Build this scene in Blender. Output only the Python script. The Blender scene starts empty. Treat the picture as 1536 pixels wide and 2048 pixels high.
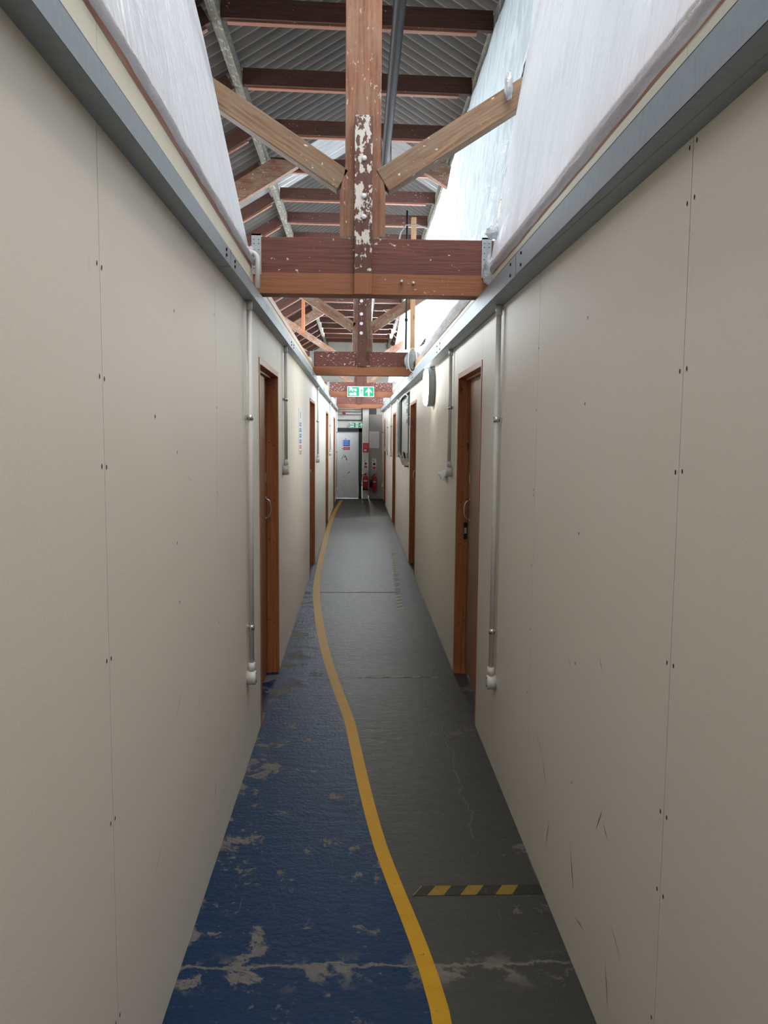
import bpy, bmesh, math, random
from mathutils import Vector, Matrix, noise
random.seed(7)
sc = bpy.context.scene
COL = sc.collection

# ------------------------------------------------------------------ camera
H = 1.62
YAW, PITCH, ROLL, FPX = 0.0347742, 0.0957004, 0.0090902, 1587.64
f_ = Vector((math.sin(YAW)*math.cos(PITCH), math.cos(YAW)*math.cos(PITCH), -math.sin(PITCH)))
r_ = Vector((math.cos(YAW), -math.sin(YAW), 0.0)); u_ = r_.cross(f_)
c_, s_ = math.cos(ROLL), math.sin(ROLL)
R_ = c_*r_ + s_*u_; U_ = -s_*r_ + c_*u_
cam_d = bpy.data.cameras.new('camera'); cam = bpy.data.objects.new('camera', cam_d); COL.objects.link(cam)
m = Matrix((R_, U_, -f_)).transposed().to_4x4(); m.translation = (0, 0, H)
cam.matrix_world = m
cam_d.sensor_fit = 'VERTICAL'; cam_d.sensor_height = 24.0; cam_d.lens = FPX/2048*24.0
cam_d.clip_start = .05; cam_d.clip_end = 200
sc.camera = cam

# ------------------------------------------------------------------ light and exposure
sc.view_settings.view_transform = 'Standard'; sc.view_settings.look = 'None'
sc.view_settings.gamma = 1; sc.view_settings.use_curve_mapping = False
sc.view_settings.exposure = 0.0
w = bpy.data.worlds.new('sky'); sc.world = w; w.use_nodes = True
w.node_tree.nodes['Background'].inputs[0].default_value = (.86, .93, 1, 1)
w.node_tree.nodes['Background'].inputs[1].default_value = 1.6

def area(name, loc, target, sx, sy, power, col=(1, 1, 1)):
    d = bpy.data.lights.new(name, 'AREA'); d.shape = 'RECTANGLE'; d.size = sx; d.size_y = sy
    d.energy = power; d.color = col
    o = bpy.data.objects.new(name, d); COL.objects.link(o); o.location = loc
    z = (Vector(loc)-Vector(target)).normalized()          # light shines along -z
    x = Vector((0, 1, 0)); x = (x - z*x.dot(z)).normalized(); y = z.cross(x)
    o.rotation_euler = Matrix((x, y, z)).transposed().to_euler()
    return o
# overcast daylight entering by the glazed strips of the right-hand slope (near, middle, far bays)
area('daylight_right_near', (2.9, .6, 3.75), (1.0, .6, 2.6), 7.4, 1.8, 84, (.95, .97, 1))
area('daylight_right_middle', (2.9, 6.6, 3.6), (.8, 6.6, 2.6), 4.4, 1.8, 85, (.88, .96, 1))
area('daylight_right_far', (2.15, 14.6, 4.15), (-.3, 14.6, 1.7), 11, .9, 1550, (.80, .91, 1))
area('daylight_left_near', (-2.9, .4, 3.7), (-.9, .4, 2.9), 7.0, 1.6, 50, (.96, .97, 1))
area('fill_left_far', (-3.1, 13.0, 3.6), (.5, 13.0, 1.9), 13.0, 1.2, 1250, (.88, .95, 1))  # added fill lamp out of view, brightens the far right wall
area('fill_near_overhead', (.40, 1.3, 4.72), (.30, 1.3, 0), 5.4, 1.1, 118, (1, .97, .92))  # added overhead fill out of view, brightens the near walls and first truss
area('daylight_far_gable', (.5, 26.5, 4.2), (.3, 20.3, 1.0), 3.0, 1.6, 1000, (.92, .97, 1))

# ------------------------------------------------------------------ node helpers
class NT:
    def __init__(s, name):
        s.m = bpy.data.materials.new(name); s.m.use_nodes = True
        s.t = s.m.node_tree; s.n = s.t.nodes
        s.b = s.n['Principled BSDF']; s.o = s.n['Material Output']
    def add(s, typ, **kw):
        n = s.n.new(typ)
        for k, v in kw.items():
            if k == 'ins':
                for i, val in v.items(): s.put(n.inputs[i], val)
            else: setattr(n, k, v)
        return n
    def put(s, inp, v):
        if isinstance(v, bpy.types.NodeSocket): s.t.links.new(v, inp)
        elif isinstance(v, bpy.types.Node): s.t.links.new(v.outputs[0], inp)
        else:
            if isinstance(v, tuple) and len(v) == 3 and inp.type == 'RGBA': v = v+(1,)
            inp.default_value = v
    def math(s, op, a, b=0.0, c=0.0): return s.add('ShaderNodeMath', operation=op, ins={0: a, 1: b, 2: c}).outputs[0]
    def mix(s, f, a, b): 
        n = s.n.new('ShaderNodeMix'); n.data_type = 'RGBA'
        s.put(n.inputs[0], f); s.put(n.inputs[6], a); s.put(n.inputs[7], b); return n.outputs[2]
    def obj(s): return s.add('ShaderNodeTexCoord').outputs['Object']
    def uv(s): return s.add('ShaderNodeTexCoord').outputs['UV']
    def scl(s, v, sc_): return s.add('ShaderNodeMapping', ins={0: v, 3: sc_}).outputs[0]
    def noise(s, v, scale, detail=3, rough=.5, dist=0):
        n = s.add('ShaderNodeTexNoise', ins={'Vector': v, 'Scale': scale, 'Detail': detail, 'Roughness': rough, 'Distortion': dist}); return n.outputs[0]
    def step(s, v, a, b):
        return s.add('ShaderNodeMapRange', ins={0: v, 1: a, 2: b, 3: 0.0, 4: 1.0}).outputs[0]
    def sep(s, v): return s.add('ShaderNodeSeparateXYZ', ins={0: v}).outputs
    def bump(s, h, st=.3, d=.01):
        n = s.add('ShaderNodeBump', ins={'Height': h, 'Strength': st, 'Distance': d}); s.put(s.b.inputs['Normal'], n.outputs[0])
        return n.outputs[0]
    def fin(s, col, rough=.6, metal=0.0, spec=None):
        s.put(s.b.inputs['Base Color'], col); s.put(s.b.inputs['Roughness'], rough); s.put(s.b.inputs['Metallic'], metal)
        if spec is not None: s.b.inputs['Specular IOR Level'].default_value = spec
        return s.m

def plain(name, col, rough=.5, metal=0.0, var=.08, scale=30, bump=0.0, spec=None):
    s = NT(name); o = s.obj(); n = s.noise(o, scale, 4)
    c2 = tuple(max(0, c*(1-var*2.2)) for c in col)
    if bump: s.bump(s.noise(o, scale*3, 3), bump, .004)
    return s.fin(s.mix(n, col, c2), rough, metal, spec)

def board_mat():
    s = NT('painted_board'); o = s.obj()
    big = s.noise(o, 1.3, 3); fine = s.noise(o, 90, 3)
    col = s.mix(big, (.80, .75, .665), (.76, .705, .615))
    col = s.mix(s.math('MULTIPLY', fine, .12), col, (.42, .39, .34))
    sm = s.step(s.noise(s.scl(o, (1, 3.2, 1.1)), 5.5, 5, .6), .68, .80)       # rubbed smudges
    col = s.mix(s.math('MULTIPLY', sm, .22), col, (.25, .24, .20))
    z = s.sep(o)[2]                                                          # kicks and scuffs low down
    low = s.step(z, .75, .05)
    sc1 = s.step(s.noise(s.scl(o, (6, 30, 7)), 3.2, 4, .65), .70, .74)
    col = s.mix(s.math('MULTIPLY', s.math('MULTIPLY', sc1, low), .8), col, (.12, .10, .08))
    s.bump(s.noise(o, 160, 2), .12, .002)
    return s.fin(col, .55)

def timber(name, c1, c2, fleck=.0, fs=6, wash=None, wamt=.7, flecc=(.7, .68, .62), rough=.6, grain=1.0, knots=False):
    """grain follows the UV u direction (metres along the timber)"""
    s = NT(name); u = s.uv()
    g = s.step(s.noise(s.scl(u, (1.4*grain, 22, 1)), 2.4, 6, .62, .8), .30, .70)
    wv = s.add('ShaderNodeTexWave', wave_type='BANDS', bands_direction='Y',
               ins={'Vector': s.scl(u, (.45, 4.5, 1)), 'Scale': 3.2, 'Distortion': 14.0, 'Detail': 3.0, 'Detail Scale': .45}).outputs[1]
    f = s.math('ADD', s.math('MULTIPLY', g, .85), s.math('MULTIPLY', wv, .22))
    col = s.mix(f, c1, c2)
    if wash:
        wn = s.step(s.noise(s.scl(u, (2.2, 5, 1)), 2.6, 5, .65), .42, .62); col = s.mix(s.math('MULTIPLY', wn, wamt), col, wash)
    if knots:
        v = s.add('ShaderNodeTexVoronoi', ins={'Vector': s.scl(u, (1.7, 7, 1)), 'Scale': 1.6}).outputs[0]
        col = s.mix(s.step(v, .11, .05), col, tuple(c*.28 for c in c1))
    if fleck:
        a = s.noise(s.scl(u, (5, 8, 1)), fs, 4, .62); b = s.noise(s.scl(u, (1, 1.4, 1)), 2.5, 2)
        ff = s.step(s.math('ADD', a, s.math('MULTIPLY', b, .35)), .90-fleck, .93-fleck)
        col = s.mix(s.math('MULTIPLY', ff, .85), col, flecc)
    s.bump(g, .25, .004)
    return s.fin(col, rough)

def steel(name, col=(.30, .35, .385), rough=.5, metal=.25):
    s = NT(name); o = s.obj()
    n = s.noise(s.scl(o, (1, 1, 1)), 40, 3); v = s.add('ShaderNodeTexVoronoi', ins={'Vector': o, 'Scale': 55.0}).outputs[1]
    c = s.mix(n, col, tuple(x*.78 for x in col))
    lum = s.add('ShaderNodeRGBToBW', ins={0: v}).outputs[0]
    c = s.mix(s.math('MULTIPLY', lum, .18), c, tuple(min(1, x*1.35) for x in col))
    st = s.step(s.noise(s.scl(o, (2, 7, 2)), 6, 4), .66, .72)
    c = s.mix(s.math('MULTIPLY', st, .3), c, (.2, .22, .23))
    return s.fin(c, rough, metal)

def sheet_mat(name, tint=(.80, .83, .88), tr=.62, clear=0.0, streak=3.0, lay_shade_amt=.22):
    s = NT(name); u = s.uv()
    s.n.remove(s.b)
    n1 = s.noise(s.scl(u, (5, .7, 1)), 2.0, 5, .6, 1.2)
    n2 = s.noise(s.scl(u, (.9, 1.6, 1)), 5, 4, .6, .6)
    lay_shade = s.step(s.noise(s.scl(u, (streak, .45, 1)), 2.0, 4, .62, .9), .46, .60)     # fold shade painted into the tint, along with doubled layers
    tint = s.mix(s.math('MULTIPLY', lay_shade, lay_shade_amt), tint, tuple(c*.72 for c in tint))
    b = s.add('ShaderNodeBump', ins={'Height': s.math('ADD', n1, s.math('MULTIPLY', n2, .4)), 'Strength': .9, 'Distance': .06}).outputs[0]
    d = s.add('ShaderNodeBsdfDiffuse', ins={0: tint, 2: b}); t = s.add('ShaderNodeBsdfTranslucent', ins={0: tint, 1: b})
    g = s.add('ShaderNodeBsdfGlossy', ins={0: (1, 1, 1), 1: .28, 4: b})
    m1 = s.add('ShaderNodeMixShader', ins={0: tr, 1: d.outputs[0], 2: t.outputs[0]})
    m2 = s.add('ShaderNodeMixShader', ins={0: .12, 1: m1.outputs[0], 2: g.outputs[0]})
    if clear: m2 = s.add('ShaderNodeMixShader', ins={0: clear, 1: m2.outputs[0], 2: s.add('ShaderNodeBsdfTransparent').outputs[0]})
    s.put(s.o.inputs[0], m2.outputs[0]); return s.m

def floor_mat(name, base, base2, wear_amt, seed):
    s = NT(name); o = s.obj(); x, y, z = s.sep(o)
    so = s.add('ShaderNodeVectorMath', operation='ADD', ins={0: o, 1: (seed, seed*.7, 0)}).outputs[0]
    col = s.mix(s.noise(so, 2.2, 5, .6), base, base2)
    col = s.mix(s.math('MULTIPLY', s.step(s.noise(so, 14, 5, .7), .45, .75), .25), col, tuple(c*.6 for c in base))
    # worn patches, chips, scratches down to the concrete
    conc = s.mix(s.noise(so, 60, 4), (.20, .185, .165), (.11, .10, .09))
    edge = s.step(s.math('ABSOLUTE', s.math('SUBTRACT', x, .07)), .30, .62)
    thr = s.math('SUBTRACT', .685-wear_amt*.1, s.math('MULTIPLY', edge, .075))
    patch = s.noise(so, 5.5, 8, .72, .3)
    wear = s.add('ShaderNodeMapRange', ins={0: s.math('SUBTRACT', patch, thr), 1: 0.0, 2: .03, 3: 0.0, 4: 1.0}).outputs[0]
    chips = s.step(s.math('ADD', s.noise(so, 48, 4, .6), s.math('MULTIPLY', edge, .03)), .695-wear_amt*.01, .72-wear_amt*.01)
    scr = s.step(s.noise(s.scl(so, (17, .8, 1)), 3.2, 4, .6, .4), .70, .73)
    scr = s.math('MULTIPLY', scr, s.step(y, 6, 2))
    # cracks across the slab joints
    wob = s.math('MULTIPLY', s.math('SUBTRACT', s.noise(so, 9, 6, .7), .5), .10)
    cr = 0.0
    for yy, wd in ((2.295, .0045), (4.17, .002), (5.75, .002), (8.12, .012), (11.0, .004)):
        dd = s.math('ABSOLUTE', s.math('SUBTRACT', s.math('ADD', y, wob), yy))
        k = s.step(dd, wd*1.6, wd*.6)
        if wd == .002: k = s.math('MULTIPLY', k, .45)
        cr = s.math('MAXIMUM', cr, k)
    near = s.step(s.math('ABSOLUTE', s.math('SUBTRACT', s.math('ADD', y, wob), 2.27)), .10, .01)
    joint = s.math('MULTIPLY', near, s.step(s.noise(so, 8, 5, .65), .52, .58))
    # hairline crack running lengthwise on the right
    wx = s.math('MULTIPLY', s.math('SUBTRACT', s.noise(s.scl(o, (0, 1, 0)), 5, 6, .7), .5), .16)
    lc = s.step(s.math('ABSOLUTE', s.math('SUBTRACT', s.math('ADD', x, wx), .49)), .0035, .0015)
    lc = s.math('MULTIPLY', lc, s.math('MULTIPLY', s.step(y, 3.0, 3.1), s.step(y, 4.5, 4.3)))
    mx = s.math('MAXIMUM', s.math('MAXIMUM', wear, chips), s.math('MAXIMUM', scr, s.math('MAXIMUM', cr, joint)))
    mx = s.math('MAXIMUM', mx, s.math('MULTIPLY', lc, .8))
    col = s.mix(s.math('MULTIPLY', mx, .85), col, conc)
    h = s.math('SUBTRACT', s.math('ADD', s.noise(so, 55, 4, .6), s.math('MULTIPLY', s.noise(s.scl(so, (1, 3, 1)), 9, 3), .8)), s.math('MULTIPLY', mx, .8))
    s.bump(h, .42, .006)
    rg = s.math('ADD', s.math('MULTIPLY', s.noise(so, 20, 3), .18), s.math('ADD', .40, s.math('MULTIPLY', mx, .35)))
    return s.fin(col, rg, 0.0, .22)

def line_mat(name, c, worn=.5):
    s = NT(name); o = s.obj()
    n = s.noise(o, 45, 5, .7); k = s.step(n, .56+.1*(1-worn), .64+.1*(1-worn))
    fine = s.noise(o, 9, 4)
    col = s.mix(fine, c, tuple(x*.72 for x in c)); col = s.mix(s.math('MULTIPLY', k, .7), col, (.07, .065, .06))
    s.bump(n, .3, .003); return s.fin(col, .55, 0.0, .2)

def corr_mat():
    s = NT('asbestos_cement'); o = s.obj()
    col = s.mix(s.noise(o, 3, 6, .65), (.088, .074, .063), (.048, .040, .034))
    col = s.mix(s.step(s.noise(o, 26, 5, .7), .64, .70), col, (.05, .045, .04))
    x, y, z = s.sep(o)
    ph = s.math('FRACT', s.math('MULTIPLY', s.math('ADD', y, 10.0), 1/.17))
    ridge_light = s.step(s.math('ABSOLUTE', s.math('SUBTRACT', ph, .5)), .07, .035)   # painted light: pale line where each ridge catches it
    col = s.mix(s.math('MULTIPLY', ridge_light, .55), col, (.27, .25, .235))
    return s.fin(col, .85)

def marble_door():
    s = NT('scuffed_white_paint'); o = s.obj(); z = s.sep(o)[2]
    col = s.mix(s.noise(o, 4, 4), (.80, .82, .81), (.66, .68, .68))
    a = s.step(s.noise(o, 14, 7, .75), .56, .66); low = s.step(z, 1.0, .1)
    col = s.mix(s.math('MULTIPLY', a, s.math('ADD', s.math('MULTIPLY', low, .6), .12)), col, (.22, .22, .21))
    return s.fin(col, .5)

M = {}
M['board'] = board_mat()
M['seam'] = plain('seam_shadow_gap', (.16, .14, .12), .8)
M['cream'] = plain('cream_board', (.66, .62, .50), .6, var=.03, scale=6)
M['steel'] = steel('galvanised_steel')
M['strap'] = steel('galvanised_strap', (.42, .46, .48), .5, .4)
M['white_pipe'] = plain('white_conduit', (.66, .66, .63), .35, var=.05)
M['pine'] = timber('orange_pine', (.46, .17, .065), (.27, .085, .03), rough=.42, knots=True)
M['pine_light'] = timber('pale_pine', (.60, .38, .20), (.48, .27, .13), rough=.5, knots=True)
M['leaf_l'] = timber('varnished_ply', (.30, .13, .06), (.20, .08, .035), rough=.4)
M['leaf_r'] = timber('pale_ply', (.36, .22, .13), (.26, .15, .085), rough=.45)
M['old'] = timber('old_stripped_timber', (.35, .21, .115), (.13, .07, .038), wash=(.24, .19, .14), wamt=.5, fleck=.05, fs=5, rough=.7, knots=True)
M['post'] = timber('stripped_post_timber', (.34, .15, .075), (.15, .055, .028), wash=(.30, .20, .14), wamt=.45, fleck=.07, fs=5, flecc=(.50, .46, .40), rough=.65)
M['oldred'] = timber('stained_timber', (.30, .13, .07), (.13, .05, .03), wash=(.27, .21, .15), wamt=.8, fleck=.10, fs=5, flecc=(.50, .46, .40), rough=.65)
M['tie_red'] = timber('red_brown_paint', (.17, .05, .033), (.10, .027, .02), fleck=.095, fs=6, rough=.55)
M['tie_red1'] = timber('red_brown_paint_clean', (.20, .058, .036), (.085, .023, .017), fleck=.045, fs=4.5, rough=.55)
M['strip2'] = timber('dark_brown_gloss_clean', (.11, .036, .022), (.08, .025, .015), fleck=.07, fs=5, rough=.4)
M['tie_tan'] = timber('tan_brown_paint', (.30, .115, .048), (.25, .09, .038), fleck=.02, rough=.55)
M['dkstrip'] = timber('dark_brown_gloss', (.12, .038, .02), (.085, .026, .015), fleck=.20, fs=3.6, rough=.4)
M['joist'] = timber('dark_roof_timber', (.13, .05, .032), (.06, .024, .018), fleck=.045, rough=.7)
M['ledge'] = timber('red_ledge_timber', (.36, .15, .085), (.20, .075, .042), fleck=.06, rough=.6)
M['grey_wood'] = timber('lichen_grey_timber', (.22, .205, .16), (.09, .08, .065), fleck=.16, fs=3.5, flecc=(.33, .32, .25), rough=.85)
M['corr'] = corr_mat()
M['sheet'] = sheet_mat('polythene_sheet')
M['sheet2'] = sheet_mat('polythene_sheet_blue', (.76, .84, .88), .66, streak=7.5, lay_shade_amt=.75)
M['rooflight'] = sheet_mat('grp_rooflight', (.30, .30, .29), .4)
M['sheet_thin'] = sheet_mat('thin_clear_polythene', (.82, .85, .90), .75, .30)
M['glaze'] = sheet_mat('rooflight_sheeting', (.8, .8, .8), .7)
M['blue'] = floor_mat('blue_floor_paint', (.003, .026, .078), (.002, .018, .055), 1.0, 3.1)
M['greyf'] = floor_mat('grey_floor_paint', (.052, .053, .046), (.036, .037, .032), .2, 9.7)
M['yellow'] = line_mat('yellow_floor_paint', (.50, .27, .010))
M['tape_y'] = line_mat('worn_yellow_tape', (.25, .165, .025), 1.0)
M['tape_k'] = line_mat('worn_black_tape', (.03, .03, .022), 1.0)
M['tape_gone'] = line_mat('tape_residue', (.052, .053, .045), .3)
M['faded'] = line_mat('faded_yellow_paint', (.27, .23, .06), 1.9)
M['pipe_k'] = plain('grey_steel_pipe', (.022, .019, .019), .5, 0, bump=.2, spec=.1)
M['black'] = plain('black_plastic', (.012, .012, .013), .4)
M['gbox'] = plain('grey_enclosure', (.28, .31, .31), .45)
M['white'] = plain('white_plastic', (.72, .72, .70), .4, var=.03)
M['paper'] = plain('paper', (.74, .75, .76), .7, var=.03)
M['brickw'] = plain('whitewashed_wall', (.66, .65, .60), .8, var=.12, scale=8, bump=.4)
M['panelg'] = plain('grey_partition', (.36, .35, .32), .6, var=.04, scale=3)
M['greenk'] = plain('dark_green_paint', (.018, .032, .028), .4)
M['enddoor'] = marble_door()
M['red'] = plain('red_enamel', (.42, .022, .028), .3, var=.05)
M['redtxt'] = plain('red_print', (.60, .04, .05), .5, var=.02)
M['bluetxt'] = plain('blue_print', (.03, .16, .55), .5, var=.02)
M['green'] = plain('sign_green', (.0, .30, .13), .4, var=.02)
M['signw'] = plain('sign_white', (.80, .82, .80), .4, var=.01)
M['ink'] = plain('dark_ink', (.03, .03, .035), .6)
M['hole'] = plain('screw_hole', (.02, .018, .016), .9)
M['scuff'] = plain('scuff_mark', (.13, .11, .085), .8)
M['card'] = plain('brown_card', (.42, .33, .22), .8)
M['chrome'] = plain('bright_metal', (.62, .62, .60), .25, .8)
M['plast'] = plain('room_white', (.6, .6, .58), .8, var=.03)
g = NT('lamp_diffuser'); g.fin((.9, .9, .85), .4); g.b.inputs['Emission Color'].default_value = (1, .97, .86, 1); g.b.inputs['Emission Strength'].default_value = 30.0
M['lamp'] = g.m

# ------------------------------------------------------------------ mesh helpers
class MB:
    """collects geometry for ONE mesh object"""
    def __init__(s): s.v = []; s.f = []; s.mi = []; s.uv = []; s.sm = []; s.mats = []
    def mat(s, m):
        if m not in s.mats: s.mats.append(m)
        return s.mats.index(m)
    def face(s, pts, m, uvs=None, smooth=False):
        i0 = len(s.v); s.v += [tuple(p) for p in pts]; s.f.append(tuple(range(i0, i0+len(pts))))
        s.mi.append(s.mat(m)); s.sm.append(smooth)
        s.uv.append(uvs if uvs else [(p[1], p[2]) for p in pts])
    def beam(s, p0, p1, wd, ht, m, up=(0, 0, 1), ext=None):
        """box from p0 to p1, wd across, ht along up; uv u along length"""
        p0, p1 = Vector(p0), Vector(p1); d = (p1-p0); L = d.length; d.normalize()
        up = Vector(up); up = (up-d*up.dot(d)).normalized(); sd = d.cross(up)
        a, b = sd*wd/2, up*ht/2; u0 = random.uniform(0, 20); v0 = random.uniform(0, 5)
        q = [p0-a-b, p0+a-b, p0+a+b, p0-a+b, p1-a-b, p1+a-b, p1+a+b, p1-a+b]
        c = [0, wd, wd+ht, 2*wd+ht, 2*(wd+ht)]
        for k, (i, j) in enumerate(((0, 1), (1, 2), (2, 3), (3, 0))):
            s.face([q[i], q[j], q[j+4], q[i+4]], m, [(u0, v0+c[k]), (u0, v0+c[k+1]), (u0+L, v0+c[k+1]), (u0+L, v0+c[k])])
        for (i, pts) in ((0, [q[3], q[2], q[1], q[0]]), (1, [q[4], q[5], q[6], q[7]])):
            s.face(pts, m, [(u0+x*.15, v0+y*.15) for x, y in ((0, 0), (1, 0), (1, 1), (0, 1))])
    def box(s, x0, x1, y0, y1, z0, z1, m, axis='z'):
        cx, cy, cz = (x0+x1)/2, (y0+y1)/2, (z0+z1)/2
        if axis == 'z': s.beam((cx, cy, z0), (cx, cy, z1), x1-x0, y1-y0, m, up=(0, 1, 0))
        elif axis == 'y': s.beam((cx, y0, cz), (cx, y1, cz), x1-x0, z1-z0, m)
        else: s.beam((x0, cy, cz), (x1, cy, cz), y1-y0, z1-z0, m)
    def prism(s, poly, axis, a, b, m):
        """extrude 2D polygon along axis from a to b; poly in the two other axes in order"""
        def P(p, t):
            return (t, p[0], p[1]) if axis == 'x' else (p[0], t, p[1]) if axis == 'y' else (p[0], p[1], t)
        n = len(poly)
        s.face([P(p, a) for p in poly], m, [tuple(p) for p in poly]); s.face([P(p, b) for p in reversed(poly)], m, [tuple(p) for p in reversed(poly)])
        u = 0
        for i in range(n):
            p, q = poly[i], poly[(i+1) % n]; L = math.dist(p, q)
            s.face([P(p, a), P(q, a), P(q, b), P(p, b)], m, [(u, 0), (u+L, 0), (u+L, b-a), (u, b-a)]); u += L
    def tube(s, pts, r, m, n=12, cap=True):
        pts = [Vector(p) for p in pts]; rings = []
        rs = r if isinstance(r, (list, tuple)) else [r]*len(pts)
        t = (pts[1]-pts[0]).normalized(); ref = Vector((0, 0, 1)) if abs(t.z) < .9 else Vector((1, 0, 0))
        nx = t.cross(ref).normalized()
        for i, p in enumerate(pts):
            if i == 0: t = pts[1]-pts[0]
            elif i == len(pts)-1: t = pts[-1]-pts[-2]
            else: t = (pts[i+1]-p).normalized()+(p-pts[i-1]).normalized()
            t.normalize(); nx = (nx-t*nx.dot(t)).normalized(); ny = t.cross(nx)
            rings.append([p+(nx*math.cos(k*2*math.pi/n)+ny*math.sin(k*2*math.pi/n))*rs[i] for k in range(n)])
        u = 0
        for i in range(len(rings)-1):
            L = (pts[i+1]-pts[i]).length
            for k in range(n):
                k2 = (k+1) % n
                s.face([rings[i][k], rings[i][k2], rings[i+1][k2], rings[i+1][k]], m, [(u, k*.02), (u, k*.02+.02), (u+L, k*.02+.02), (u+L, k*.02)], True)
            u += L
        if cap:
            s.face(list(reversed(rings[0])), m); s.face(rings[-1], m)
    def lathe(s, prof, c, m, n=28, axis='z'):
        """prof = [(radius, height)]"""
        c = Vector(c)
        def P(r, h, a):
            x, y = r*math.cos(a), r*math.sin(a)
            return c+(Vector((x, y, h)) if axis == 'z' else Vector((h, x, y)) if axis == 'x' else Vector((x, h, y)))
        for i in range(len(prof)-1):
            (r0, h0), (r1, h1) = prof[i], prof[i+1]
            for k in range(n):
                a, b = k*2*math.pi/n, (k+1)*2*math.pi/n
                pts = [P(r0, h0, a), P(r0, h0, b), P(r1, h1, b), P(r1, h1, a)]
                if r0 < 1e-6: pts = pts[1:]
                elif r1 < 1e-6: pts = pts[:3]
                s.face(pts, m, smooth=True)
    def build(s, name, parent=None, origin=None, bevel=0, weld=True, solid=0):
        if origin is None:
            lo = [min(v[i] for v in s.v) for i in range(3)]; hi = [max(v[i] for v in s.v) for i in range(3)]
            origin = ((lo[0]+hi[0])/2, (lo[1]+hi[1])/2, lo[2])
        o3 = Vector(origin)
        me = bpy.data.meshes.new(name); me.from_pydata([tuple(Vector(v)-o3) for v in s.v], [], s.f)
        for mm in s.mats: me.materials.append(mm)
        ul = me.uv_layers.new(name='UVMap'); k = 0
        for p, mi, uv, sm in zip(me.polygons, s.mi, s.uv, s.sm):
            p.material_index = mi; p.use_smooth = sm
            for j in range(p.loop_total): ul.data[p.loop_start+j].uv = uv[j][:2]
        if weld:
            bm = bmesh.new(); bm.from_mesh(me); bmesh.ops.remove_doubles(bm, verts=bm.verts, dist=1e-5)
            bmesh.ops.recalc_face_normals(bm, faces=bm.faces); bm.to_mesh(me); bm.free()
        me.update()
        o = bpy.data.objects.new(name, me); COL.objects.link(o)
        if parent is not None:
            base = Vector((0, 0, 0)); q = parent
            while q is not None: base += q.location; q = q.parent
            o.parent = parent; o.location = o3-base
        else: o.location = o3
        if bevel:
            md = o.modifiers.new('bevel', 'BEVEL'); md.width = bevel; md.segments = 2; md.limit_method = 'ANGLE'
        return o

def tag(o, label=None, cat=None, group=None, kind=None):
    for k, v in (('label', label), ('category', cat), ('group', group), ('kind', kind)):
        if v: o[k] = v
    return o
def thing(name, loc, label, cat, group=None, kind=None):
    o = bpy.data.objects.new(name, None); o.empty_display_size = .1; COL.objects.link(o); o.location = loc
    return tag(o, label, cat, group, kind)
def copy_tree(o, shift, parent=None):
    c = o.copy(); COL.objects.link(c)
    if parent is None: c.location = o.location+Vector(shift)
    else: c.parent = parent
    for ch in [x for x in bpy.data.objects if x.parent == o]: copy_tree(ch, shift, c)
    return c
def children(o): return [x for x in bpy.data.objects if x.parent == o]

XL, XR = -.528, .675
YEND = 20.43
YB = -3.6
WT = 2.42            # top of wall boards
# ------------------------------------------------------------------ floor
LINE = [(.246, -3.6), (.262, 0), (.246, 2.046), (.231, 2.225), (.199, 2.44), (.147, 2.731), (.101, 3.014), (.056, 3.407), (.004, 3.974), (-.036, 4.41), (-.127, 5.051), (-.233, 5.9),
        (-.348, 7.181), (-.423, 8.385), (-.454, 9.866), (-.476, 11.694), (-.486, 13.72), (-.468, 16.692), (-.386, 19.656), (-.375, 19.9)]
def linex(y):
    P = LINE
    if y <= P[0][1]: return P[0][0]
    for i in range(len(P)-1):
        if y <= P[i+1][1]:
            a = P[max(i-1, 0)]; b = P[i]; c = P[i+1]; d = P[min(i+2, len(P)-1)]
            t = (y-b[1])/(c[1]-b[1])
            mb = (c[0]-a[0])/(c[1]-a[1]) if c[1] != a[1] else 0; mc = (d[0]-b[0])/(d[1]-b[1])
            h = c[1]-b[1]
            return (2*t**3-3*t*t+1)*b[0]+(t**3-2*t*t+t)*h*mb+(-2*t**3+3*t*t)*c[0]+(t**3-t*t)*h*mc
    return P[-1][0]
fl = MB(); ys = [YB+i*.15 for i in range(int((YEND-YB)/.15)+1)]+[YEND]
for i in range(len(ys)-1):
    a, b = ys[i], ys[i+1]; xa, xb = linex(a), linex(b)
    fl.face([(-.66, a, 0), (xa, a, 0), (xb, b, 0), (-.66, b, 0)], M['blue']); fl.face([(xa, a, 0), (.81, a, 0), (.81, b, 0), (xb, b, 0)], M['greyf'])
# concrete floors of the bays beyond the partitions and behind the end wall
fl.face([(-4.4, YB, 0), (-.66, YB, 0), (-.66, YEND, 0), (-4.4, YEND, 0)], M['plast']); fl.face([(.81, YB, 0), (4.4, YB, 0), (4.4, YEND, 0), (.81, YEND, 0)], M['plast'])
fl.face([(-4.4, YEND, 0), (4.4, YEND, 0), (4.4, 29.4, 0), (-4.4, 29.4, 0)], M['plast'])
o = fl.build('floor', origin=(0, 0, 0)); tag(o, 'blue and grey painted concrete corridor floor', 'floor', kind='structure')
ln = MB(); wln = .054
ysl = [y for y in ys if y < 19.85]+[19.9]
for i in range(len(ysl)-1):
    a, b = ysl[i], ysl[i+1]
    for q, (z0, z1) in enumerate(((.0008, .0008),)):
        hw = .027+.010*min(max((a-3)/5, 0), 1); hb = .027+.010*min(max((b-3)/5, 0), 1)
        ln.face([(linex(a)-hw, a, z0), (linex(a)+hw, a, z0), (linex(b)+hb, b, z1), (linex(b)-hb, b, z1)], M['yellow'])
tag(ln.build('floor_line', origin=(0, 0, 0)), 'long curving yellow painted line between the blue and grey floor', 'floor marking')

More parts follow.
